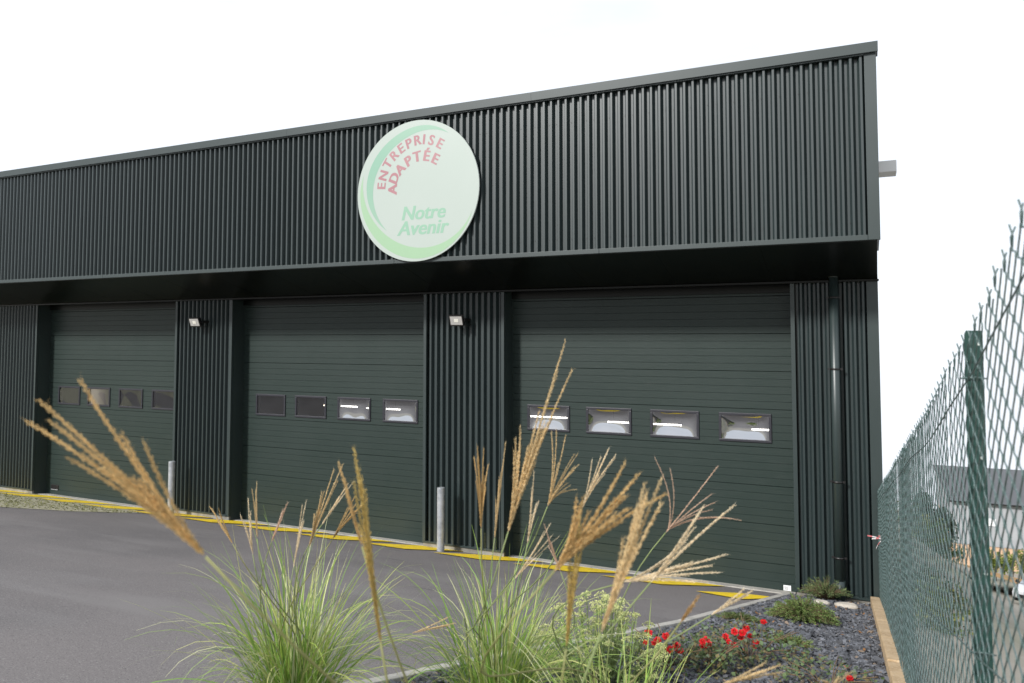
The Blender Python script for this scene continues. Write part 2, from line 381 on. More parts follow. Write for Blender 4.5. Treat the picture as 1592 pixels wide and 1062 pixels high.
# downpipe
XP, YP = -.425, PY - .095
mb = MB(); mb.tube([(XP, YP, .34), (XP, YP, 4.0)], .052, 20); dp = mb.build('downpipe', M['trim'], wh)
mb = MB(); mb.tube([(XP, YP, .04), (XP, YP, .345)], .060, 20); mb.build('pipe_shoe', M['trim'], dp)
mb = MB(); mb.tube([(XP, YP, 3.94), (XP, YP, 4.02)], .062, 20); mb.build('pipe_collar', M['trim'], dp)
for z in (3.70, 2.84, 1.50, .61):
    mb = MB(); mb.tube([(XP, YP, z - .012), (XP, YP, z + .012)], .057, 20)
    mb.box((XP - .085, YP - .01, z - .011), (XP - .05, YP + .012, z + .011)); mb.box((XP + .05, YP - .01, z - .011), (XP + .085, YP + .012, z + .011)); mb.box((XP - .012, YP + .05, z - .01), (XP + .012, PY + .04, z + .01))
    mb.build('pipe_clamp', M['black'], dp)
part('wall_box', (XR + .029, 9.45, 5.06), (XR + .215, 9.75, 5.19), M['white'], bevel=.006)

# sectional doors
SECT = [.012, .344, .832, 1.319, 1.806, 2.294, 2.781, 3.269, 3.757]
WIN = [[(-1.873, 1), (-2.796, 1), (-3.725, 1), (-4.64, 1)], [(-7.196, .8), (-8.10, .7), (-9.00, .1), (-9.88, .1)], [(-12.485, .12), (-13.40, .1), (-14.32, .12), (-15.21, .1)]]
WW = .665; WZ0, WZ1 = 1.862, 2.236
def rib_panel(a, b, z0, z1, first, holes=()):
    "a door section with its pressed horizontal grooves; openings cut for the windows"
    mb = MB(); n = max(1, round((z1 - z0) / .0975)); zs = [z0 + (z1 - z0) * i / n for i in range(n + 1)]
    prof = []
    for i in range(n):
        za, zb = zs[i], zs[i + 1]; gr = .0035
        prof += [(za + gr, 0.0), (zb - gr, 0.0)]
        if i < n - 1: prof += [(zb - gr * .4, .005), (zb + gr * .4, .005)]
    prof = [(z0, .012), (z0 + .003, .0)] + prof[1:-1] + [(z1 - .003, .0), (z1, .012)]
    cuts = sorted([a, b] + [v for h in holes for v in h])
    for xa, xb in zip(cuts[:-1], cuts[1:]):
        hole = any(abs(xa - h[0]) < 1e-6 for h in holes)
        for (za, ya), (zb, yb) in zip(prof[:-1], prof[1:]):
            if hole and za >= WZ0 + .012 - .006 and zb <= WZ1 - .006: continue
            mb.face([(xa, DY + ya, za), (xb, DY + ya, za), (xb, DY + yb, zb), (xa, DY + yb, zb)])
    return mb
def pane_mesh(x0, x1, depth):
    mb = MB(); nx, nz = 26, 16; P = {}
    for i in range(nx + 1):
        for j in range(nz + 1):
            u, v = 2 * i / nx - 1, 2 * j / nz - 1
            d = depth * (1 - u ** 4) * (1 - ((v - .45) / (1.45 if v < .45 else .55)) ** 2) + .004 * math.sin(3 * u + x0) * (1 - u * u) * (1 - v * v)
            mb.v.append((x0 + (x1 - x0) * i / nx, DY - .004 + d, WZ0 + .03 + (WZ1 - WZ0 - .06) * j / nz))
    for i in range(nx):
        for j in range(nz):
            q = i * (nz + 1) + j; mb.f.append((q, q + nz + 1, q + nz + 2, q + 1)); mb.c.append(None); mb.sm.append(True)
    return mb
names = ['', '', '']
for di, (a, b) in enumerate(OPEN):
    d = empty('sectional_door', (0, 0, 0)); d.parent = wh; d.location = Vector(((a + b) / 2, DY, 0)) - wp(wh)
    d['label'] = ['dark green sectional door next to the downpipe', 'dark green sectional door between the two floodlit piers', 'dark green sectional door beside the paver strip'][di]
    A, B = a - .0, b + .0
    for si, z0 in enumerate(SECT):
        z1 = SECT[si + 1] if si + 1 < len(SECT) else 3.95
        holes = []
        if si == 4: holes = [(x + .012, min(x + WW, B) - .012) for x, _ in WIN[di]]
        rib_panel(A, B, z0 + .0015, z1 - .0015, si, holes).build('door_section', M['door'], d)
    mb = MB(); mb.box((A, DY + .04, .0), (B, DY + .06, WZ0 + .01)); mb.box((A, DY + .04, WZ1 - .01), (B, DY + .06, 3.97))
    cuts = sorted([A, B] + [v for x, _ in WIN[di] for v in (x + .015, min(x + WW, B) - .015)])
    for k in range(0, len(cuts) - 1, 2): mb.box((cuts[k], DY + .04, WZ0 + .011), (cuts[k + 1], DY + .06, WZ1 - .011))
    mb.build('door_backing', M['doorline'], d)
    mb = MB(); mb.box((A, DY - .005, .0), (B, DY + .035, .0115)); mb.build('bottom_seal', M['doorline'], d)
    for x, dep in WIN[di]:
        x1 = min(x + WW, B - .004); f_ = .034
        mb = MB(); y0_, y1_ = DY - .016, DY + .03
        mb.box((x, y0_, WZ0), (x1, y1_, WZ0 + f_)); mb.box((x, y0_, WZ1 - f_), (x1, y1_, WZ1)); mb.box((x, y0_, WZ0 + f_), (x + f_, y1_, WZ1 - f_)); mb.box((x1 - f_, y0_, WZ0 + f_), (x1, y1_, WZ1 - f_))
        mb.build('window_frame', M['frame'], d, bevel=.005)
        pane_mesh(x + .03, x1 - .03, .034 * dep).build('window_pane', M['pane'] if dep > .5 else M['brown_pane'], d)
    if di == 0:
        mb = MB(); mb.box((-1.10, DY - .006, .03), (-1.01, DY - .0005, .095)); st = mb.build('rating_plate', M['white'], d)
        mb = MB()
        for k in range(3): mb.box((-1.09, DY - .008, .045 + .014 * k), (-1.045, DY - .0062, .049 + .014 * k))
        mb.build('plate_print', M['black'], d)
    if di == 2:
        mb = MB(); mb.box((-15.35, DY - .012, .13), (-15.12, DY - .0005, .22)); mb.build('lift_handle', M['black'], d, bevel=.008)
        mb = MB(); mb.box((-15.34, DY - .018, .118), (-15.13, DY - .0125, .13)); mb.build('handle_lip', M['galv'], d)
# lit tubes hanging in the workshop
for (xa, xb, z) in ((-5.5, -4.5, 1.90), (-3.9, -2.71, 1.87), (-1.67, -.5, 1.86), (-9.6, -8.81, 1.925), (-8.6, -7.86, 1.91)):
    lt = empty('tube_lamp', ((xa + xb) / 2, 11.9, z), None, 'lamp', 'lit tube lamps inside the workshop')
    lt['label'] = {-5.5: 'lit tube lamp behind the window that a tall grass plume crosses', -3.9: 'long lit tube lamp behind the two middle windows of the door by the downpipe', -1.67: 'lit tube lamp behind the window closest to the downpipe', -9.6: 'lit tube lamp behind the dim middle windows of the door beside the sign pier', -8.6: 'lit tube lamp behind the brightest window of the door beside the sign pier'}[xa]
    mb = MB(); mb.tube([(xa, 11.9, z), (xb, 11.9, z)], .012, 8); mb.build('tube', M['tube'], lt)
    mb = MB(); mb.box((xa, 11.87, z + .017), (xb, 11.93, z + .06)); mb.build('housing', M['white'], lt)
    mb = MB(); mb.tube([(xa + .1, 11.9, z + .06), (xa + .1, 11.9, 4.6)], .003, 5); mb.tube([(xb - .1, 11.9, z + .06), (xb - .1, 11.9, 4.6)], .003, 5); mb.build('hanger', M['black'], lt)

# floodlights on the piers
for (px, py, lab) in ((305, 500, 'small black floodlight with pale glass on the pier between the two left doors'), (711, 497, 'small black floodlight with pale glass on the pier beside the round sign')):
    d = (W(px, py, 10) - Vector((0, 0, CAMH))); tt = (PY - .17) / d.y; c = Vector((0, 0, CAMH)) + d * tt
    fl = empty('floodlight', c); tag(fl, lab, 'floodlight', 'floodlights on the piers')
    rot = Matrix.Rotation(R(-24), 4, 'X')            # tips the glass towards the ground
    rot = Matrix.Rotation(R(8), 4, 'Z') @ Matrix.Rotation(R(24), 4, 'X')
    def put(mb): mb.v = [tuple(c + (rot @ Vector(v))) for v in mb.v]; return mb
    mb = MB(); mb.loft([[(-.11, -.05, -.085), (.11, -.05, -.085), (.11, -.05, .085), (-.11, -.05, .085)], [(-.11, -.01, -.085), (.11, -.01, -.085), (.11, -.01, .085), (-.11, -.01, .085)], [(-.07, .06, -.05), (.07, .06, -.05), (.07, .06, .05), (-.07, .06, .05)]], sm=False)
    put(mb).build('housing', M['black'], fl, bevel=.006)
    mb = MB(); mb.face([(-.092, -.052, -.062), (.092, -.052, -.062), (.092, -.052, .072), (-.092, -.052, .072)]); put(mb).build('glass', M['lampglass'], fl)
    mb = MB(); mb.box((-.03, -.056, -.02), (.035, -.053, .03)); put(mb).build('led', M['led'], fl)
    mb = MB()
    for s in (-1, 1): mb.box((c.x + s * .125 - .006, c.y - .01, c.z - .02), (c.x + s * .125 + .006, PY - .012, c.z + .02))
    mb.box((c.x - .131, PY - .012, c.z - .02), (c.x + .131, PY - .001, c.z + .02)); mb.build('bracket', M['black'], fl)
    mb = MB(); mb.tube([c + Vector((.10, .0, -.07)), c + Vector((.135, .08, -.10)), (c.x + .15, PY - .01, c.z - .07)], .006, 6); mb.build('cable', M['black'], fl)

# bollards
for (px, py, ptop, lab) in ((685, 857, 758, 'galvanised steel bollard in front of the pier beneath the round sign'), (265.5, 800, 717, 'galvanised steel bollard in front of the pier nearest the paver strip')):
    d = W(px, py, 1) - Vector((0, 0, CAMH)); Y = 9.84; X = d.x / d.y * Y; dt = W(px, ptop, 1) - Vector((0, 0, CAMH)); ZT = CAMH + dt.z / dt.y * Y
    bo = empty('bollard', (X, Y, g(Y))); tag(bo, lab, 'bollard', 'steel bollards by the door piers')
    mb = MB(); mb.tube([(X, Y, g(Y) - .1), (X, Y, ZT - .004)], .056, 24, caps=False); mb.build('post', M['galv'], bo)
    mb = MB(); mb.tube([(X, Y, ZT - .004), (X, Y, ZT), ], [.056, .052], 24); mb.build('cap', M['galv'], bo)

# ------------------------------------------------------------------ round sign
SX, SY, SZ, SR = -5.646, 8.90, 5.238, .978
sg = empty('round_sign', (SX, SY, SZ), 'round pale sign with green crescents and curved red lettering on the fascia', 'sign')
mb = MB(); N = 96
ring = lambda y, r: [(SX + r * math.cos(2 * math.pi * k / N), y, SZ + r * math.sin(2 * math.pi * k / N)) for k in range(N)]
mb.loft([ring(SY + .02, SR), ring(SY, SR)], caps=False); mb.f.append(tuple(range(N))); mb.c.append(None); mb.sm.append(False); mb.build('sign_rim', M['signedge'], sg)
mb = MB(); mb.face(ring(SY, SR)[::1]); mb.build('sign_panel', M['signwhite'], sg)
mb = MB()
for dx in (-.5, .5): mb.box((SX + dx - .02, SY + .021, SZ - .8), (SX + dx + .02, FY - .001, SZ + .8))
mb.build('sign_rail', M['galv'], sg)
def smooth_closed(outer, inner, m, name, n=60):
    "a crescent between two measured curves that share their tips"
    def spl(P):
        P = np.array(P); t = np.concatenate([[0], np.cumsum(np.hypot(*np.diff(P, axis=0).T))]); t /= t[-1]
        T = np.linspace(0, 1, n); cx = np.polyfit(t, P[:, 0], 5); cy = np.polyfit(t, P[:, 1], 5)
        Q = np.stack([np.polyval(cx, T), np.polyval(cy, T)], 1); Q[0] = P[0]; Q[-1] = P[-1]; return Q
    A, B = spl(outer), spl(inner); mb = MB(); y = SY - .0008; CXS, CZS = -5.592, 5.2265
    for k in range(n - 1):
        q = [A[k], A[k + 1], B[k + 1], B[k]]
        mb.face([(CXS + a, y, CZS + b) for a, b in q])
    mb.build(name, m, sg)
smooth_closed([(.46, .756), (.25, .87), (.08, .91), (-.22, .88), (-.54, .71), (-.77, .47), (-.885, .16), (-.82, -.17), (-.526, -.519)], [(.46, .756), (.25, .82), (.05, .84), (-.24, .75), (-.52, .56), (-.69, .34), (-.77, .08), (-.73, -.2), (-.526, -.519)], M['sg1'], 'teal_crescent')
smooth_closed([(-.932, .294), (-.985, .04), (-.955, -.23), (-.81, -.51), (-.53, -.77), (-.13, -.925), (.21, -.90), (.54, -.735), (.823, -.322)], [(-.932, .294), (-.91, -.06), (-.76, -.37), (-.53, -.58), (-.25, -.73), (.02, -.78), (.3, -.76), (.63, -.58), (.823, -.322)], M['sg2'], 'lime_crescent')
def text_mesh(s, size, bold=0., shear=0.):
    cu = bpy.data.curves.new('txt', 'FONT'); cu.body = s; cu.size = size; cu.offset = bold; cu.shear = shear; cu.align_x = 'CENTER'; cu.resolution_u = 4; cu.fill_mode = 'FRONT'
    ob = bpy.data.objects.new('txt', cu); col.objects.link(ob); dg = bpy.context.evaluated_depsgraph_get(); me = bpy.data.meshes.new_from_object(ob.evaluated_get(dg))
    V = np.array([v.co[:] for v in me.vertices]); F = [tuple(p.vertices) for p in me.polygons]
    bpy.data.objects.remove(ob); bpy.data.curves.remove(cu); bpy.data.meshes.remove(me); return V, F
def letters(items, name, m, size, bold, shear=0, sx=1.0):
    mb = MB(); y = SY - .0012; CXS, CZS = -5.592, 5.2265
    for s, u, v, ang in items:
        V, F = text_mesh(s, size, .003, shear); h = .35 * size
        for di_, (ox, oz) in enumerate(((-bold, 0), (bold, 0))):      # strokes thickened by overprinting
            n = len(mb.v)
            for p in V:
                a, b = p[0] * sx + ox, p[1] - h + oz
                mb.v.append((CXS + u + a * math.cos(ang) - b * math.sin(ang), y - .0001 * di_, CZS + v + a * math.sin(ang) + b * math.cos(ang)))
            mb.f += [tuple(i + n for i in f) for f in F]; mb.c += [None] * len(F); mb.sm += [False] * len(F)
    mb.build(name, m, sg)
def arc_items(word, P):
    P = np.array(P); it = []
    c = P.mean(0)
    for i, ch in enumerate(word):
        a = P[max(i - 1, 0)]; b = P[min(i + 1, len(P) - 1)]; ang = math.atan2(b[1] - a[1], b[0] - a[0])
        if i == 0: ang += .12
        if i == len(word) - 1: ang -= .12
        it.append((ch, P[i][0], P[i][1], ang))
    return it
letters(arc_items('ENTREPRISE', [(-.627, .12), (-.595, .269), (-.528, .429), (-.42, .536), (-.305, .623), (-.179, .680), (-.04, .712), (.07, .712), (.19, .688), (.325, .628)]), 'red_lettering', M['sr'], .195, .0045)
letters(arc_items('ADAPTÉE', [(-.441, .057), (-.417, .215), (-.318, .335), (-.185, .435), (-.042, .484), (.112, .480), (.253, .425)]), 'red_lettering', M['sr'], .205, .0075)
letters([('Notre', .055, -.292, 0)], 'green_lettering', M['sgn'], .27, .006, .22, 1.02)
letters([('Avenir', .045, -.500, 0)], 'green_lettering', M['sgn'], .275, .006, .22, 1.06)

# ------------------------------------------------------------------ chain link fence
fx = lambda y: .283 - .028 * y
ftop = lambda y: 3.2 - .232 * (y - 2.25) + .12 * max(0, 2.25 - y) - .014 * math.sin((y - 2.37) * 1.083) ** 2 + .005 * math.sin(y * 3.3)
fbot = lambda y: g(y) + .03
fence = empty('chain_link_fence', (fx(5), 5, g(5)), 'green plastic coated chain link fence on angle posts beside the slate bed', 'fence')
for Y in (2.37, 5.27, 8.17, 10.04):
    x = fx(Y) + .0235; z0, z1 = g(Y) - .3, ftop(Y) + .045; s = .021; th = .004
    mb = MB(); pr = [(x - s, Y - th), (x + s, Y - th), (x + s, Y + th), (x + th, Y + th), (x + th, Y + 2 * s), (x - th, Y + 2 * s), (x - th, Y + th), (x - s, Y + th)]
    n = 2; mb.loft([[(a, b, z0) for a, b in pr], [(a, b, z1 - .01) for a, b in pr], [(x + (a - x) * .82, b, z1) for a, b in pr]], sm=False)
    po = mb.build('fence_post', M['post'], fence)
    mb = MB()
    for k in range(5):
        zz = z1 - .035 - .115 * k * 2.6
        mb.tube([(x + .011, Y - th - .0012, zz), (x + .011, Y - th - .0004, zz)], .0045, 10)
    mb.build('bolt_holes', M['signedge'], po, kind='stuff')
    mb = MB()
    for fz in (.06, .5, .94):
        zz = z0 + .33 + (z1 - z0 - .36) * fz
        mb.tube([(x - .033, Y - .012, zz), (x, Y - .016, zz + .004), (x + .028, Y - .01, zz)], .0022, 5)
    mb.build('tie_wires', M['wire'], po, kind='stuff')
# woven mesh: one zigzag wire after another
HW = .050; HV = .033; RW = .0018
def bay(ya, yb):
    mb = MB(); nw = int((yb - ya) / HW)
    for i in range(nw):
        yc = ya + (i + .5) * HW; zt = ftop(yc) - .01; zb = fbot(yc); nz = int((zt - zb) / HV); pts = []
        wob = random.gauss(0, .0008)
        # wires interlock with both neighbours; corners rounded like bent wire
        ph = math.pi * (i % 2); amp = HW * .515; cut = random.choice((0, 0, 0, 2))
        for k in range(cut, nz * 4 + 1):
            cz = math.cos(math.pi * k / 4 + ph); yy = yc + amp * math.copysign(abs(cz) ** .75, cz)
            z = ftop(yy) - .01 - k * HV / 4
            sag = .004 * math.sin(yy * 2.3) * math.sin((z - zb) * 3)
            pts.append((fx(yy) + .0016 * cz + wob + sag, yy, z + .006 * math.sin(yy * 3.1 + z * 2)))
        mb.tube(pts, RW, 4 if yc > 4.5 else 5, caps=False)
        # twisted ends standing up along the top
        if i % 2 == 0:
            p = Vector(pts[0]); mb.tube([p, p + Vector((.002, .002, .022)), p + Vector((-.004, random.gauss(0, .008), .045))], RW, 4)
            mb.tube([p + Vector((0, .004, 0)), p + Vector((-.002, -.001, .02)), p + Vector((.006, random.gauss(.008, .006), .04))], RW, 4)
    mb.build('mesh_panel', M['wire'], fence)
for a, b in ((.75, 2.25), (2.25, 5.018), (5.018, 7.786), (7.786, 10.05)): bay(a, b)
for fz in (.04, .5, .93):
    mb = MB(); pts = []
    for k in range(40):
        y = .75 + k * (10.0 - .75) / 39; pts.append((fx(y) - .004, y, fbot(y) + (ftop(y) - fbot(y)) * fz - .006 * math.sin(k * .7)))
    mb.tube(pts, .0021, 5); mb.build('straining_wire', M['wire'], fence)
tp = empty('barrier_tape', W(1362, 838, 8.3), 'torn scrap of red and white barrier tape knotted on the fence', 'tape')
mb = MB(); c0 = W(1372, 838, 8.3)
for k in range(7):
    p = c0.copy(); v = Vector((random.gauss(-.008, .008), random.gauss(0, .008), random.gauss(0, .008)))
    for q in range(4):
        v += Vector((random.gauss(-.003, .006), random.gauss(0, .006), random.gauss(-.004, .006))); p2 = p + v; w_ = Vector((.001, .004, .006))
        mb.face([p - w_, p2 - w_, p2 + w_, p + w_], (.5, .47, .46) if (q + k) % 2 else (.40, .10, .10)); p = p2
mb.build('tape_strip', M['tape'], tp)

# ------------------------------------------------------------------ slate chips
def chips(n):
    V = []; F = []; C = []
    cnt = 0
    Ys = rng.uniform(0, 1, n) ** .8
    for i in range(n):
        Y = 10.0 - 7.6 * Ys[i]
        xk = KERBF(Y); X = rng.uniform(xk + .05, -.06 + (9.56 - Y) * .034 - .02)
        s = rng.uniform(.010, .026) * (1.0 if Y > 5 else 1.0); a = rng.uniform(0, 6.283); tilt = rng.normal(0, .35); tilt2 = rng.normal(0, .35)
        ca_, sa_ = math.cos(a), math.sin(a); L = s * rng.uniform(.9, 1.6); h = s * rng.uniform(.15, .4)
        base = len(V); z0 = g(Y) + .028 + rng.uniform(0, .02)
        for hz in (-h, h):
            for (u, v) in ((-1, -.5), (.3, -.8), (1, .1), (-.2, .8)):
                lx, ly = u * L * (1 if hz < 0 else .85), v * s * (1 if hz < 0 else .85)
                wx, wy = lx * ca_ - ly * sa_, lx * sa_ + ly * ca_
                V.append((X + wx, Y + wy, z0 + hz + wx * tilt + wy * (tilt2 - SLOPE)))
        q = [(0, 1, 5, 4), (1, 2, 6, 5), (2, 3, 7, 6), (3, 0, 4, 7), (4, 5, 6, 7)]
        F += [tuple(base + k for k in f) for f in q]
        t_ = rng.uniform(.035, .15); C.append((t_ * .94, t_ * .98, t_ * 1.10) if rng.random() > .03 else (.20, .15, .11))
    return V, F, C
V, F, C = chips(26000)
mb = MB(); mb.v = V; mb.f = F; mb.c = [c for c in C for _ in range(5)]; mb.sm = [False] * len(F)
tag(mb.build('slate_chippings', M['slate']), 'blue grey slate chippings covering the planting bed', 'slate', kind='stuff')
# fallen leaves in the bed
mb = MB()
for i in range(70):
    Y = random.uniform(4.5, 9.8); X = random.uniform(KERBF(Y) + .1, -.1); a = random.uniform(0, 6.3); s = random.uniform(.012, .028); z = g(Y) + .062
    u = Vector((math.cos(a), math.sin(a), random.gauss(0, .3))) * s; v = Vector((-math.sin(a), math.cos(a), random.gauss(0, .3))) * s * .5
    p = Vector((X, Y, z)); t_ = random.uniform(.6, 1.3); mb.face([p - u, p - v, p + u, p + v], (.30 * t_, .15 * t_, .06 * t_))
tag(mb.build('fallen_leaves', M['leaf']), 'scattered brown fallen leaves on the slate chippings', 'leaves', kind='stuff')
for (px, py, s, lab) in ((1276, 938, .085, 'pale flat stone lying under the spreading juniper by the downpipe'), (1318, 943, .12, 'larger pale flat stone lying in front of the downpipe foot')):
    d = W(px, py, 1) - Vector((0, 0, CAMH)); tt = (SLOPE * 10.4 + .06 - CAMH) / (d.z + SLOPE * d.y); c = Vector((0, 0, CAMH)) + d * tt
    mb = MB(); rings = []
    for hz, k in ((-.02, .9), (.0, 1), (.02, .95), (.032, .7)):
        rings.append([c + Vector((math.cos(a) * s * k * (1 + .18 * math.sin(3 * a + s * 90)), math.sin(a) * s * .6 * k * (1 + .15 * math.cos(2 * a)), hz)) for a in [i * 6.2832 / 12 for i in range(12)]])
    mb.loft(rings); tag(mb.build('flat_stone', M['stone']), lab, 'stone', 'pale stones in the bed')

# ------------------------------------------------------------------ ornamental grasses
def blade(mb, base, az, L, a0, bend, wd, c, tipc, n=9, roll=0.):
    p = Vector(base); h = Vector((math.cos(az), math.sin(az), 0)); side = Vector((-math.sin(az), math.cos(az), 0))
    side = (side * math.cos(roll) + Vector((0, 0, 1)) * math.sin(roll)); prev = None; step = L / n
    drift = random.gauss(0, .9)
    for i in range(n + 1):
        t = i / n; ang = a0 - bend * t ** 1.6
        wv = wd * (.55 + .45 * min(1, t * 4)) * (1 - t ** 3) + .0004
        l, r_ = p - side * wv, p + side * wv
        if prev is not None:
            cc = tuple(c[k] * (1 - t) + tipc[k] * t for k in range(3)); mb.face([prev[0], prev[1], r_, l], cc, True)
        prev = (l, r_); az2 = drift * t
        d = h * math.cos(ang) + Vector((0, 0, 1)) * math.sin(ang); d = d + side * az2 * .3
        p = p + d.normalized() * step
PAL = [((.13, .22, .03), (.26, .33, .07)), ((.08, .17, .025), (.15, .25, .05)), ((.17, .24, .04), (.36, .38, .13)), ((.09, .18, .04), (.22, .30, .08)), ((.10, .20, .03), (.20, .29, .06)), ((.26, .32, .13), (.46, .46, .26)), ((.20, .27, .07), (.40, .38, .16))]
def spikelets(mb, pts, r, c, dens=1.):
    "a raceme: slim axis with overlapping little spikelets"
    pts = [Vector(p) for p in pts]; L = sum((b - a).length for a, b in zip(pts[:-1], pts[1:]))
    mb.tube(pts, [r * .30] * (len(pts) - 1) + [r * .1], 4, c=c, caps=False)
    n = int(max(20, min(120, L / .0030 * dens))); seg = len(pts) - 1
    for i in range(n):
        t = (i + .5) / n; k = min(seg - 1, int(t * seg)); f = t * seg - k; p = pts[k].lerp(pts[k + 1], f); d = (pts[k + 1] - pts[k]).normalized()
        a = d.orthogonal().normalized(); b = d.cross(a); an = i * 2.4 + random.uniform(-.5, .5); o = a * math.cos(an) + b * math.sin(an); s2 = d.cross(o)
        ln = .0105 * random.uniform(.8, 1.35) * (1 - .35 * t); wd = r * random.uniform(.28, .5)
        q = p + o * r * .25; tip = q + d * ln + o * r * .45; m_ = q + d * ln * .45 + o * r * .42; v_ = random.uniform(.72, 1.22); cc = tuple(x * v_ for x in c)
        mb.face([q, m_ + s2 * wd, tip], cc); mb.face([q, tip, m_ - s2 * wd], cc); mb.face([q, m_ + o * wd, tip], cc)
        if random.random() < .5:
            e = tip + d * .008 + o * random.gauss(.002, .003) + s2 * random.gauss(0, .003); mb.face([tip - s2 * .0003, tip + s2 * .0003, e], cc)
TONE = {'gold': (.66, .48, .23), 'straw': (.72, .57, .33), 'pale': (.80, .69, .50), 'pink': (.70, .52, .39), 'brown': (.48, .32, .15), 'ochre': (.62, .48, .18)}
def grass(name, root, label, nblade, Lr, plumes, spread=.10, seed=1, lean=None, down=.0):
    random.seed(seed); g0 = empty(name, root, label, 'grass', 'ornamental grass clumps in the bed'); root = Vector(root); mb = MB()
    for i in range(nblade):
        az = random.uniform(0, 6.283); rr = spread * math.sqrt(random.random()); b = root + Vector((math.cos(az) * rr, math.sin(az) * rr, 0)); b.z = g(b.y) + .0
        c, tcl = random.choice(PAL); v = random.uniform(1.0, 1.75); c = tuple(x * v for x in c); tcl = tuple(x * v for x in tcl)
        az += random.gauss(0, .4); blade(mb, b, az, random.uniform(*Lr) * random.choice((.6, .85, 1, 1)), R(random.triangular(40, 97, 84)), R(random.choice((random.uniform(0, 50), random.uniform(30, 100), random.uniform(90, 190)))), random.uniform(.0014, .0038), c, tcl, 10, random.uniform(-.6, .6))
    mb.build('leaf_blades', M['blade'], g0, kind='stuff')
    for (bx, by, D, tips, tone, rad, extra) in plumes:
        B = W(bx, by, D); T = [W(tx, ty, D * (1 + random.gauss(0, .02))) for tx, ty in tips]; mean = sum(T, Vector()) / len(T); ax = (mean - B)
        st = root + Vector((random.gauss(0, spread * .5), random.gauss(0, spread * .5), 0)); st.z = g(st.y)
        sd = max(.25, (B - st).length * .45); c1 = st + Vector((0, 0, sd)); c2 = B - ax.normalized() * sd * .7
        pts = []
        for i in range(15):
            t = i / 14; u = 1 - t; pts.append(st * u ** 3 + c1 * 3 * u * u * t + c2 * 3 * u * t * t + B * t ** 3)
        mb = MB(); mb.tube(pts, [.0030 - .0012 * i / 14 for i in range(15)], 6, c=(.30, .36, .15) if tone not in ('gold', 'brown', 'ochre') else (.34, .34, .14)); mb.build('stem', M['blade'], g0)
        mb = MB(); c = TONE[tone]
        for k in range(int(extra * 1.7)):
            a, b = random.choice(T), random.choice(T); f = random.random(); q = a.lerp(b, f) * 1.0; q = B.lerp(q, random.uniform(.62, .98)) + Vector((random.gauss(0, 1), random.gauss(0, 1), random.gauss(0, .6))) * ax.length * .022; T.append(q)
        for q in T:
            f0 = random.uniform(.0, .22); s0 = B + ax * f0 * .5; L = (q - s0).length; v_ = random.uniform(.85, 1.15)
            mid = s0 + ax.normalized() * L * .5 + (q - s0 - ax.normalized() * L) * .26
            P = [s0 * (1 - t) ** 2 + mid * 2 * t * (1 - t) + q * t * t for t in [i / 9 for i in range(10)]]
            spikelets(mb, P, rad, tuple(x * v_ for x in c))
        mb.build('plume', M['plume'], g0)
def on(px, py, off=0):
    d = W(px, py, 1) - Vector((0, 0, CAMH)); tt = (SLOPE * 10.4 + off - CAMH) / (d.z + SLOPE * d.y); return Vector((0, 0, CAMH)) + d * tt
grass('grass_clump', on(458, 1125), 'arching green grass clump with short pale plumes growing by the concrete edging', 560, (.50, 1.0), [
    (393, 863, 3.05, [(386, 775), (374, 802)], 'pale', .0030, 3), (400, 838, 2.95, [(399, 751), (392, 761)], 'straw', .0026, 3),
    (422, 843, 3.1, [(447, 782), (440, 792)], 'pink', .0036, 3), (456, 883, 3.0, [(476, 779), (470, 785)], 'pale', .0028, 4),
    (480, 852, 2.9, [(533, 722), (519, 730), (500, 765)], 'straw', .0030, 6), (500, 816, 3.0, [(549, 750), (541, 752), (515, 795)], 'pale', .0028, 4),
    (517, 838, 2.95, [(571, 776), (551, 773), (540, 790)], 'gold', .0028, 4), (362, 846, 3.1, [(326, 788), (340, 791)], 'gold', .0026, 3),
    (640, 985, 3.0, [(696, 960), (707, 969)], 'straw', .0026, 3)], .11, 11)
grass('grass_clump', on(775, 1128), 'tall open grass clump with golden upright plumes in front of the sign pier', 560, (.45, 1.0), [
    (790, 827, 1.95, [(879, 530), (889, 576), (867, 577), (809, 664), (801, 682), (850, 659)], 'straw', .0032, 15),
    (748, 822, 2.6, [(742, 696), (752, 698), (759, 723), (737, 711)], 'gold', .0030, 6), (769, 837, 2.6, [(786, 688), (782, 720)], 'straw', .0028, 3),
    (851, 788, 2.6, [(857, 672), (879, 678), (865, 669), (898, 706), (899, 723), (896, 761)], 'straw', .0028, 5),
    (820, 845, 2.6, [(838, 779), (830, 733), (833, 785)], 'pale', .0026, 3), (905, 790, 2.5, [(946, 698), (957, 708), (934, 711), (920, 716)], 'pale', .0028, 4),
    (800, 900, 2.6, [(832, 868), (868, 835), (855, 815)], 'pale', .0024, 2), (872, 890, 2.5, [(846, 815), (853, 850)], 'pink', .0024, 2)], .13, 12)
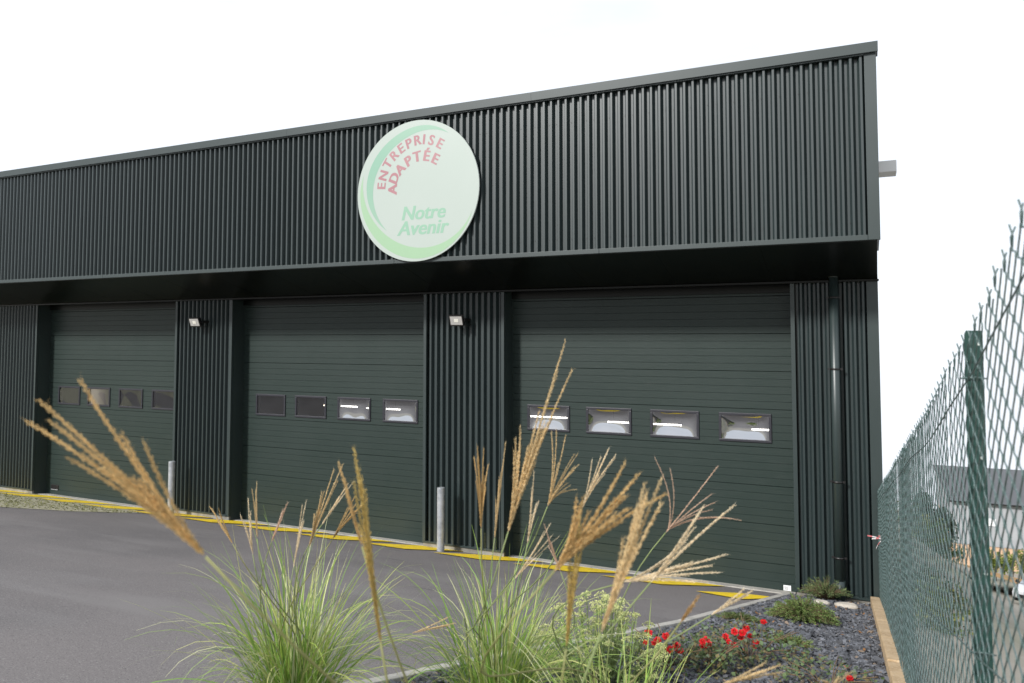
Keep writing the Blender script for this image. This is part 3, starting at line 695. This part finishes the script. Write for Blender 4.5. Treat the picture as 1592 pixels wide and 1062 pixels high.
grass('grass_clump', on(960, 1260), 'dense grass clump with broad wind-bent golden plumes beside the pale green sedum', 420, (.38, .78), [
    (862, 888, 1.32, [(971, 721), (992, 738), (1035, 768), (896, 775), (977, 790), (967, 811)], 'gold', .0036, 9),
    (934, 985, 1.25, [(1002, 753), (1028, 745), (1028, 783), (1006, 765)], 'straw', .0036, 8),
    (970, 905, 2.0, [(1129, 862), (1118, 866), (1116, 890), (1067, 839), (1100, 905)], 'pale', .0030, 6),
    (1012, 905, 1.8, [(1141, 786), (1094, 787), (1085, 800)], 'pale', .0032, 3),
    (1035, 828, 2.6, [(1018, 712), (1042, 730), (1115, 726), (1107, 768), (1112, 781), (1152, 809), (1107, 793)], 'pink', .0026, 1),
    (1105, 957, 2.0, [(1156, 916), (1170, 918), (1163, 925)], 'pale', .0028, 4), (1058, 968, 1.7, [(1088, 925), (1083, 930)], 'brown', .0032, 4),
    (1118, 1066, 1.6, [(1190, 1030), (1214, 1034), (1213, 1046)], 'straw', .0030, 2), (1290, 1075, 1.6, [(1325, 1045), (1278, 1058)], 'straw', .0030, 2)], .12, 13)
grass('grass_clump', tuple(Vector((-.85, 1.55, g(1.55)))), 'close grass clump with drooping ochre plumes reaching over the asphalt yard', 60, (.35, .6), [
    (320, 866, 1.02, [(125, 592), (60, 622), (78, 655), (42, 655), (190, 676), (225, 690)], 'gold', .0034, 5),
    (592, 1000, 1.30, [(551, 700), (558, 730)], 'ochre', .0032, 4), (563, 850, 1.35, [(527, 722), (535, 745)], 'gold', .0028, 2),
    (880, 1010, 1.35, [(902, 800), (900, 830)], 'ochre', .0028, 3)], .10, 14)

# ------------------------------------------------------------------ sedum
random.seed(21)
sp = on(925, 1075); sed = empty('sedum_plant', sp, 'rounded pale yellow green sedum with flat flower heads among the grasses', 'plant')
mbs = MB(); mbl = MB()
for i in range(120):
    a = random.uniform(0, 6.283); r_ = .40 * random.random() ** .5; hx, hy = math.cos(a) * r_, math.sin(a) * r_
    top = sp + Vector((hx, hy, .50 - 2.9 * r_ * r_ * random.uniform(.55, 1.15) - SLOPE * hy * .5 + random.gauss(0, .05))); b = sp + Vector((hx * .35, hy * .35, 0)); b.z = g(b.y)
    mbs.tube([b, b.lerp(top, .5) + Vector((hx * .1, hy * .1, .02)), top], .003, 5, c=(.22, .28, .10))
    for k in range(16):
        t = random.uniform(.25, .98); p = b.lerp(top, t); az = random.uniform(0, 6.3); u = Vector((math.cos(az), math.sin(az), .35)) * random.uniform(.02, .04); v = Vector((-math.sin(az), math.cos(az), 0)) * .009; c = random.uniform(.8, 1.2)
        mbl.face([p, p + u * .5 + v, p + u, p + u * .5 - v], (.25 * c, .33 * c, .12 * c))
    mb = MB(); rad = random.uniform(.022, .055)
    for k in range(60):
        az = random.uniform(0, 6.3); q = math.sqrt(random.random()); p = top + Vector((math.cos(az) * q * rad, math.sin(az) * q * rad, (1 - q * q) * rad * .55 + random.gauss(0, .003))); s = random.uniform(.0025, .005); c = random.uniform(.75, 1.25); cc = (.60 * c, .62 * c, .28 * c)
        t0 = p + Vector((0, 0, s)); e = [p + Vector((math.cos(z_) * s, math.sin(z_) * s, 0)) for z_ in (az, az + 2.1, az + 4.2)]; d0 = p - Vector((0, 0, s * 1.3))
        for m_ in range(3): mb.face([e[m_], e[(m_ + 1) % 3], t0], cc); mb.face([e[(m_ + 1) % 3], e[m_], d0], cc)
    mb.build('flower_head', M['leaf'], sed, kind='stuff')
mbs.build('stems', M['blade'], sed, kind='stuff'); mbl.build('leaves', M['leaf'], sed, kind='stuff')

# ------------------------------------------------------------------ roses
def leafy(mb, c, rx, ry, h, n, size, cols, zoff=0):
    for k in range(n):
        a = random.uniform(0, 6.283); q = random.random() ** .45; p = c + Vector((math.cos(a) * rx * q, math.sin(a) * ry * q, zoff + h * random.random() ** .7 * math.sqrt(max(.05, 1 - q * q * .8))))
        az = random.uniform(0, 6.3); el = random.gauss(.2, .5); u = Vector((math.cos(az) * math.cos(el), math.sin(az) * math.cos(el), math.sin(el))); s = size * random.uniform(.6, 1.3); v = u.cross(Vector((0, 0, 1)) + Vector((random.gauss(0, .4), random.gauss(0, .4), 0))).normalized() * s * .42
        cc = random.choice(cols); t_ = random.uniform(.75, 1.25); cc = tuple(x * t_ for x in cc); f = u.cross(v).normalized() * s * .08
        mb.face([p, p + u * s * .5 + v + f, p + u * s], cc); mb.face([p, p + u * s, p + u * s * .5 - v + f], cc)
def bloom(c, r, parent, seed):
    random.seed(seed); mb = MB(); tilt = Matrix.Rotation(random.gauss(.5, .3), 3, 'X') @ Matrix.Rotation(random.uniform(0, 6.3), 3, 'Z')
    for ringi, (nr, rr, up) in enumerate(((6, 1.0, .15), (5, .75, .45), (4, .5, .75), (3, .25, .95))):
        for k in range(nr):
            a = 6.283 * k / nr + ringi * .5 + random.gauss(0, .1); d = Vector((math.cos(a), math.sin(a), 0)); s = Vector((-math.sin(a), math.cos(a), 0)); t_ = random.uniform(.75, 1.2); cc = (.55 * t_, .012 * t_, .016 * t_)
            P = [d * .1 * r, d * rr * r * .6 + s * .45 * r * rr + Vector((0, 0, up * r * .35)), d * rr * r + s * .25 * r * rr + Vector((0, 0, up * r * .7)), d * rr * r * 1.02 - s * .25 * r * rr + Vector((0, 0, up * r * .66)), d * rr * r * .6 - s * .45 * r * rr + Vector((0, 0, up * r * .35))]
            mb.face([c + tilt @ p for p in P], cc)
    for k in range(6):
        a = k; p = c + tilt @ Vector((math.cos(a) * r * .08, math.sin(a) * r * .08, r * .45)); mb.face([p, p + Vector((r * .05, 0, 0)), p + Vector((0, 0, r * .07))], (.6, .38, .05))
    mb.build('bloom', M['petal'], parent)
RC = [(.09, .14, .055), (.12, .17, .07), (.08, .11, .05), (.16, .12, .05), (.18, .15, .07), (.14, .18, .11)]
bushes = [((1165, 1035), .40, .30, .26, 900, [(1128, 990), (1142, 982), (1133, 998), (1154, 984), (1166, 989), (1176, 999), (1160, 977), (1187, 967), (1142, 1004), (1152, 992), (1172, 1006)], 'rose bush with a dense cluster of red blooms in the middle of the slate bed'),
          ((1045, 1045), .36, .26, .22, 600, [(1008, 984), (1018, 1000), (1022, 996), (1035, 989), (1052, 1005), (1041, 1010), (1057, 1012), (1003, 999)], 'rose bush with scattered red blooms beside the pale green sedum'),
          ((1110, 1050), .22, .2, .22, 300, [(1094, 1003), (1098, 995), (1092, 997), (1102, 1001)], 'small rose bush with one tight knot of red blooms between two larger bushes'),
          ((1290, 1085), .34, .3, .18, 380, [(1320, 1054), (1322, 1058)], 'sparse rose bush with a single red bloom near the sandy kerb')]
for bi, ((px, py), rx, ry, h, n, bl, lab) in enumerate(bushes):
    random.seed(31 + bi); c = on(px, py); rb = empty('rose_bush', c, lab, 'rose bush', 'red rose bushes in the slate bed')
    mb = MB(); leafy(mb, c, rx, ry, h, n, .030, RC, .03); mb.build('leaves', M['leaf'], rb, kind='stuff')
    mb = MB()
    for k in range(16):
        a = random.uniform(0, 6.3); e = c + Vector((math.cos(a) * rx * .8, math.sin(a) * ry * .8, h * random.uniform(.5, 1.1))); mb.tube([c, c.lerp(e, .5) + Vector((0, 0, .05)), e], .0028, 5)
    D0 = (c - Vector((0, 0, CAMH))).dot(FW)
    for k, (x, y) in enumerate(bl):
        p = W(x, y, D0 * (1.0 + random.gauss(0, .012)) - .05); p.z = max(p.z, g(p.y) + .1); mb.tube([c + Vector((0, 0, .03)), c.lerp(p, .5), p], .002, 5); bloom(p, random.uniform(.019, .029), rb, 100 * bi + k)
    mb.build('stems', M['twig'], rb, kind='stuff')

# ------------------------------------------------------------------ junipers
def juniper(px, py, rx, ry, h, n, seed, lab, spiky=False, cols=((.13, .20, .05), (.18, .24, .07), (.10, .15, .045))):
    random.seed(seed); c = on(px, py); j = empty('juniper_shrub', c, lab, 'shrub', 'low evergreen shrubs in the slate bed'); mb = MB(); ms_ = MB()
    for i in range(n):
        a = random.uniform(0, 6.283); q = math.sqrt(random.random()); e = c + Vector((math.cos(a) * rx * q, math.sin(a) * ry * q, h * (1 - .7 * q * q) * random.uniform(.55, 1.15) - SLOPE * math.sin(a) * ry * q)); b = c + (e - c) * .15; b.z = c.z + .02
        pts = [b, b.lerp(e, .5) + Vector((0, 0, h * .25)), e]; ms_.tube(pts, [.003, .002, .001], 4)
        cc0 = random.choice(cols)
        for k in range(26):
            t = random.uniform(.3, 1); u_ = 1 - t; p = pts[0] * u_ * u_ + pts[1] * 2 * u_ * t + pts[2] * t * t; d = (pts[2] - pts[0]).normalized() + Vector((random.gauss(0, .7), random.gauss(0, .7), random.gauss(.25, .5))); d.normalize(); L = random.uniform(.014, .034); s = d.orthogonal().normalized() * random.uniform(.002, .004); v_ = random.uniform(.7, 1.45); cc = tuple(x * v_ for x in cc0)
            mb.face([p - s * .4, p + d * L * .5 + s, p + d * L, p + d * L * .5 - s], cc)
    mb.build('foliage', M['leaf'], j, kind='stuff'); ms_.build('branches', M['twig'], j, kind='stuff')
juniper(1248, 972, .34, .36, .26, 420, 41, 'low rounded dark green juniper between the roses and the downpipe')
juniper(1284, 938, .32, .26, .30, 150, 42, 'spreading feathery juniper at the foot of the downpipe', cols=((.12, .17, .06), (.16, .20, .08), (.09, .14, .055)))
juniper(1232, 1012, .20, .16, .12, 90, 43, 'small bright green creeping juniper beside the red rose cluster', cols=((.13, .19, .05), (.16, .21, .07)))
juniper(1150, 972, .26, .16, .10, 110, 44, 'low creeping juniper behind the red rose cluster near the concrete edging', cols=((.11, .15, .045), (.09, .12, .04)))

# ------------------------------------------------------------------ beyond the fence
def foliage_cloud(mb, c, rx, ry, rz, n, size, cols):
    lob = [(Vector((random.uniform(-.6, .6) * rx, random.uniform(-.6, .6) * ry, random.uniform(-.6, .7) * rz)), random.uniform(.35, .6)) for _ in range(12)]
    for k in range(n):
        o, s = random.choice(lob); v = Vector((random.gauss(0, 1), random.gauss(0, 1), random.gauss(0, 1))).normalized() * random.random() ** .35
        p = c + o + Vector((v.x * rx * s, v.y * ry * s, v.z * rz * s)); u = Vector((random.gauss(0, 1), random.gauss(0, 1), random.gauss(0, 1))).normalized() * size * random.uniform(.6, 1.4); q = u.orthogonal().normalized() * size * .5; t_ = random.uniform(.6, 1.35); cc = tuple(x * t_ for x in random.choice(cols))
        mb.face([p - u, p + q, p + u, p - q], cc)
def tree(name, base, h, rx, ry, rz, n, size, cols, lab, cat='tree', trunk=.12, grp=None):
    t0 = empty(name, base, lab, cat, grp); mb = MB(); b = Vector(base); top = b + Vector((0, 0, h - rz * .6)); mb.tube([b - Vector((0, 0, .3)), b.lerp(top, .5) + Vector((.05, 0, 0)), top], [trunk, trunk * .75, trunk * .3], 8)
    for k in range(6):
        a = k * 1.05; p = b.lerp(top, .55 + .07 * k); mb.tube([p, p + Vector((math.cos(a) * rx * .5, math.sin(a) * ry * .5, rz * .4))], [trunk * .3, trunk * .1], 5)
    mb.build('trunk', M['bark'], t0); mb = MB(); foliage_cloud(mb, b + Vector((0, 0, h - rz)), rx, ry, rz, n, size, cols); mb.build('crown', M['leaf'], t0)
random.seed(51)
def gnd(px, D, dz=0): p = W(px, 800, D); return Vector((p.x, p.y, height(p.x, p.y) + dz))
p = gnd(1437, 56); tree('dark_tree', p, W(1437, 772, 56).z - p.z, 1.0, 1.0, 2.1, 1500, .16, [(.02, .04, .025), (.03, .055, .03)], 'dark evergreen tree seen through the fence, tallest there', grp='trees beyond the fence')
p = gnd(1460, 58); tree('dark_tree', p, W(1460, 788, 58).z - p.z, 1.3, 1.0, 1.6, 1400, .16, [(.025, .045, .025), (.035, .06, .03)], 'broad dark green tree seen through the fence next to the tallest tree', grp='trees beyond the fence')
p = gnd(1432, 46); tree('yellow_shrub', p, W(1432, 802, 46).z - p.z, .8, .8, 1.2, 1200, .10, [(.26, .28, .04), (.18, .22, .04), (.30, .27, .05)], 'yellow green bushy shrub seen through the fence before dark trees', 'shrub', .05)
for px, D, sz, k in ((1412, 44, 1.0, 0), (1448, 44, .9, 1), (1472, 45, .8, 2)):
    p = gnd(px, D); tree('roadside_bush', p, 1.9 * sz, .9, .8, .9 * sz, 700, .10, [(.06, .10, .03), (.10, .13, .04)], ['green roadside bush seen through the fence, closest to the building corner', 'green roadside bush seen through the fence, between two others', 'green roadside bush seen through the fence, next to the grey post'][k], 'bush', .04, 'roadside bushes')
# far grey shed
fb = empty('grey_shed', gnd(1560, 70), 'long low grey industrial shed far beyond the fence', 'building')
a0 = W(1484, 783, 70); z1 = W(1540, 786, 70).z; zb = W(1560, 852, 70).z; zg = height(10, 84) - 1
mb = MB(); mb.box((a0.x, 83.5, zb), (a0.x + 40, 105, z1)); mb.build('upper_wall', M['farwall'], fb)
mb = MB(); mb.box((a0.x - .3, 83.0, z1 + .004), (a0.x + 40.3, 105.4, z1 + .14)); mb.build('roof', M['black'], fb)
mb = MB(); mb.box((a0.x + .1, 83.6, zg), (a0.x + 39.9, 104.9, zb - .004)); mb.build('lower_wall', M['orange'], fb)
q = W(1531, 820, 70); mb = MB(); mb.box((q.x, 83.4, q.z), (q.x + 1.0, 83.49, q.z + .65)); mb.build('window', M['white'], fb)
for k in range(6):
    mb = MB(); mb.box((a0.x + 2.5 + k * 3, 83.46, z1 - .6), (a0.x + 2.8 + k * 3, 83.49, z1 - .5)); mb.build('vent', M['black'], fb)
# hedge plants before the shed
for k in range(7):
    px = 1532 + k * 13; p = gnd(px, 58); tree('hedge_bush', p, W(px, 856, 58).z - p.z + random.uniform(-.1, .2), .48, .5, .9, 520, .09, [(.17, .22, .03), (.10, .15, .03), (.22, .24, .05)], 'clipped yellow green hedge bush in the row before the grey shed', 'bush', .05, 'row of hedge bushes')
sheet_p = [gnd(1470, 47), gnd(1660, 47), gnd(1660, 54), gnd(1470, 54)]
mb = MB(); mb.face([(p.x, p.y, max(q.z for q in [p]) + .04) for p in sheet_p]); tag(mb.build('mulch_strip', M['mulch']), kind='structure')
rp = [(2.2, 12), (40, 12), (60, 52), (2.6, 52)]
mb = MB(); n_ = 14
for i in range(n_):
    for j in range(8):
        def rq(u, v):
            y = 8 + u * 46; x = 7.6 + v * 30; return (x, y, height(x, y) + .03)
        mb.face([rq(i / n_, j / 8), rq(i / n_, (j + 1) / 8), rq((i + 1) / n_, (j + 1) / 8), rq((i + 1) / n_, j / 8)])
# (the lane lies on the lower terrace)
tag(mb.build('road', M['road']), kind='structure')
# low growth at the foot of the fence on the lane side
for k, (px, D) in enumerate(((1432, 9.5), (1452, 8.2), (1470, 10.5), (1425, 12.0))):
    q = W(px, 1040, D); p = Vector((q.x, q.y, height(q.x, q.y))); tree('verge_bush', p, max(.4, min(1.6, W(px, 1005 + 8 * k, D).z - p.z)), .40, .40, .42, 620, .035, [(.12, .15, .04), (.20, .20, .06), (.08, .11, .03)], ['leafy verge bush on the slope behind the fence, before the sandy kerb end', 'closest leafy verge bush on the slope behind the fence post', 'leafy verge bush on the slope towards the lane', 'leafy verge bush on the slope nearest the warehouse side wall'][k], 'bush', .02, 'verge bushes behind the fence')
# parked car
cp = gnd(1590, 43); cz = height(cp.x, cp.y) + .03
cr = empty('parked_car', (cp.x, cp.y, cz), 'small white hatchback parked on the lane beyond the fence', 'car')
def cw(x, y, z): # local: x along the car (front = -x), y across
    a = R(62); return (cp.x + .9 + x * math.cos(a) - y * math.sin(a), cp.y + 1.0 + x * math.sin(a) + y * math.cos(a), cz + z - x * math.sin(a) * SLOPE * .98)
secs = [(-1.95, .62, .30, .62), (-1.85, .78, .22, .74), (-1.2, .84, .20, .90), (-.75, .85, .20, .98), (.9, .85, .2, .98), (1.75, .84, .22, .98), (1.95, .76, .35, .85)]
mb = MB(); mb.loft([[cw(x, -hw, z0), cw(x, hw, z0), cw(x, hw * 1.02, (z0 + z1_) / 2), cw(x, hw * .93, z1_), cw(x, -hw * .93, z1_), cw(x, -hw * 1.02, (z0 + z1_) / 2)] for x, hw, z0, z1_ in secs]); mb.build('body', M['carwhite'], cr, bevel=.04)
mb = MB(); mb.loft([[cw(x, -hw, .96), cw(x, hw, .96), cw(x, hw * k, z1_), cw(x, -hw * k, z1_)] for x, hw, k, z1_ in ((-.95, .74, .98, .97), (-.25, .76, .8, 1.44), (1.3, .76, .8, 1.46), (1.85, .74, .95, .99))]); mb.build('glasshouse', M['carglass'], cr)
mb = MB(); mb.loft([[cw(x, -hw, z), cw(x, hw, z), cw(x, hw * .95, z + .05), cw(x, -hw * .95, z + .05)] for x, hw, z in ((-.3, .60, 1.42), (.4, .62, 1.46), (1.3, .61, 1.45), (1.5, .6, 1.36))]); mb.build('car_roof', M['carwhite'], cr)
for x in (-1.25, 1.25):
    for s in (-1, 1):
        mb = MB(); mb.tube([cw(x, s * .70, .30), cw(x, s * .86, .30)], .30, 20); wl = mb.build('wheel', M['tyre'], cr); mb = MB(); mb.tube([cw(x, s * .861, .30), cw(x, s * .875, .30)], .19, 16); mb.build('rim', M['galv'], wl)
for s in (-1, 1):
    mb = MB(); mb.loft([[cw(-1.93, s * .36, .62), cw(-1.90, s * .68, .64), cw(-1.84, s * .70, .76), cw(-1.87, s * .4, .72)], [cw(-1.80, s * .36, .62), cw(-1.78, s * .68, .64), cw(-1.72, s * .70, .76), cw(-1.76, s * .4, .72)]], sm=False); mb.build('headlight', M['lampglass'], cr)
    mb = MB(); mb.tube([cw(-.7, s * .82, .98), cw(-.68, s * 1.0, 1.03)], [.05, .09], 10); mb.build('mirror', M['black'], cr)
mb = MB(); mb.loft([[cw(-1.975, -.5, .28), cw(-1.975, .5, .28), cw(-1.97, .5, .46), cw(-1.97, -.5, .46)], [cw(-1.85, -.5, .28), cw(-1.85, .5, .28), cw(-1.85, .5, .46), cw(-1.85, -.5, .46)]], sm=False); mb.build('grille', M['black'], cr)
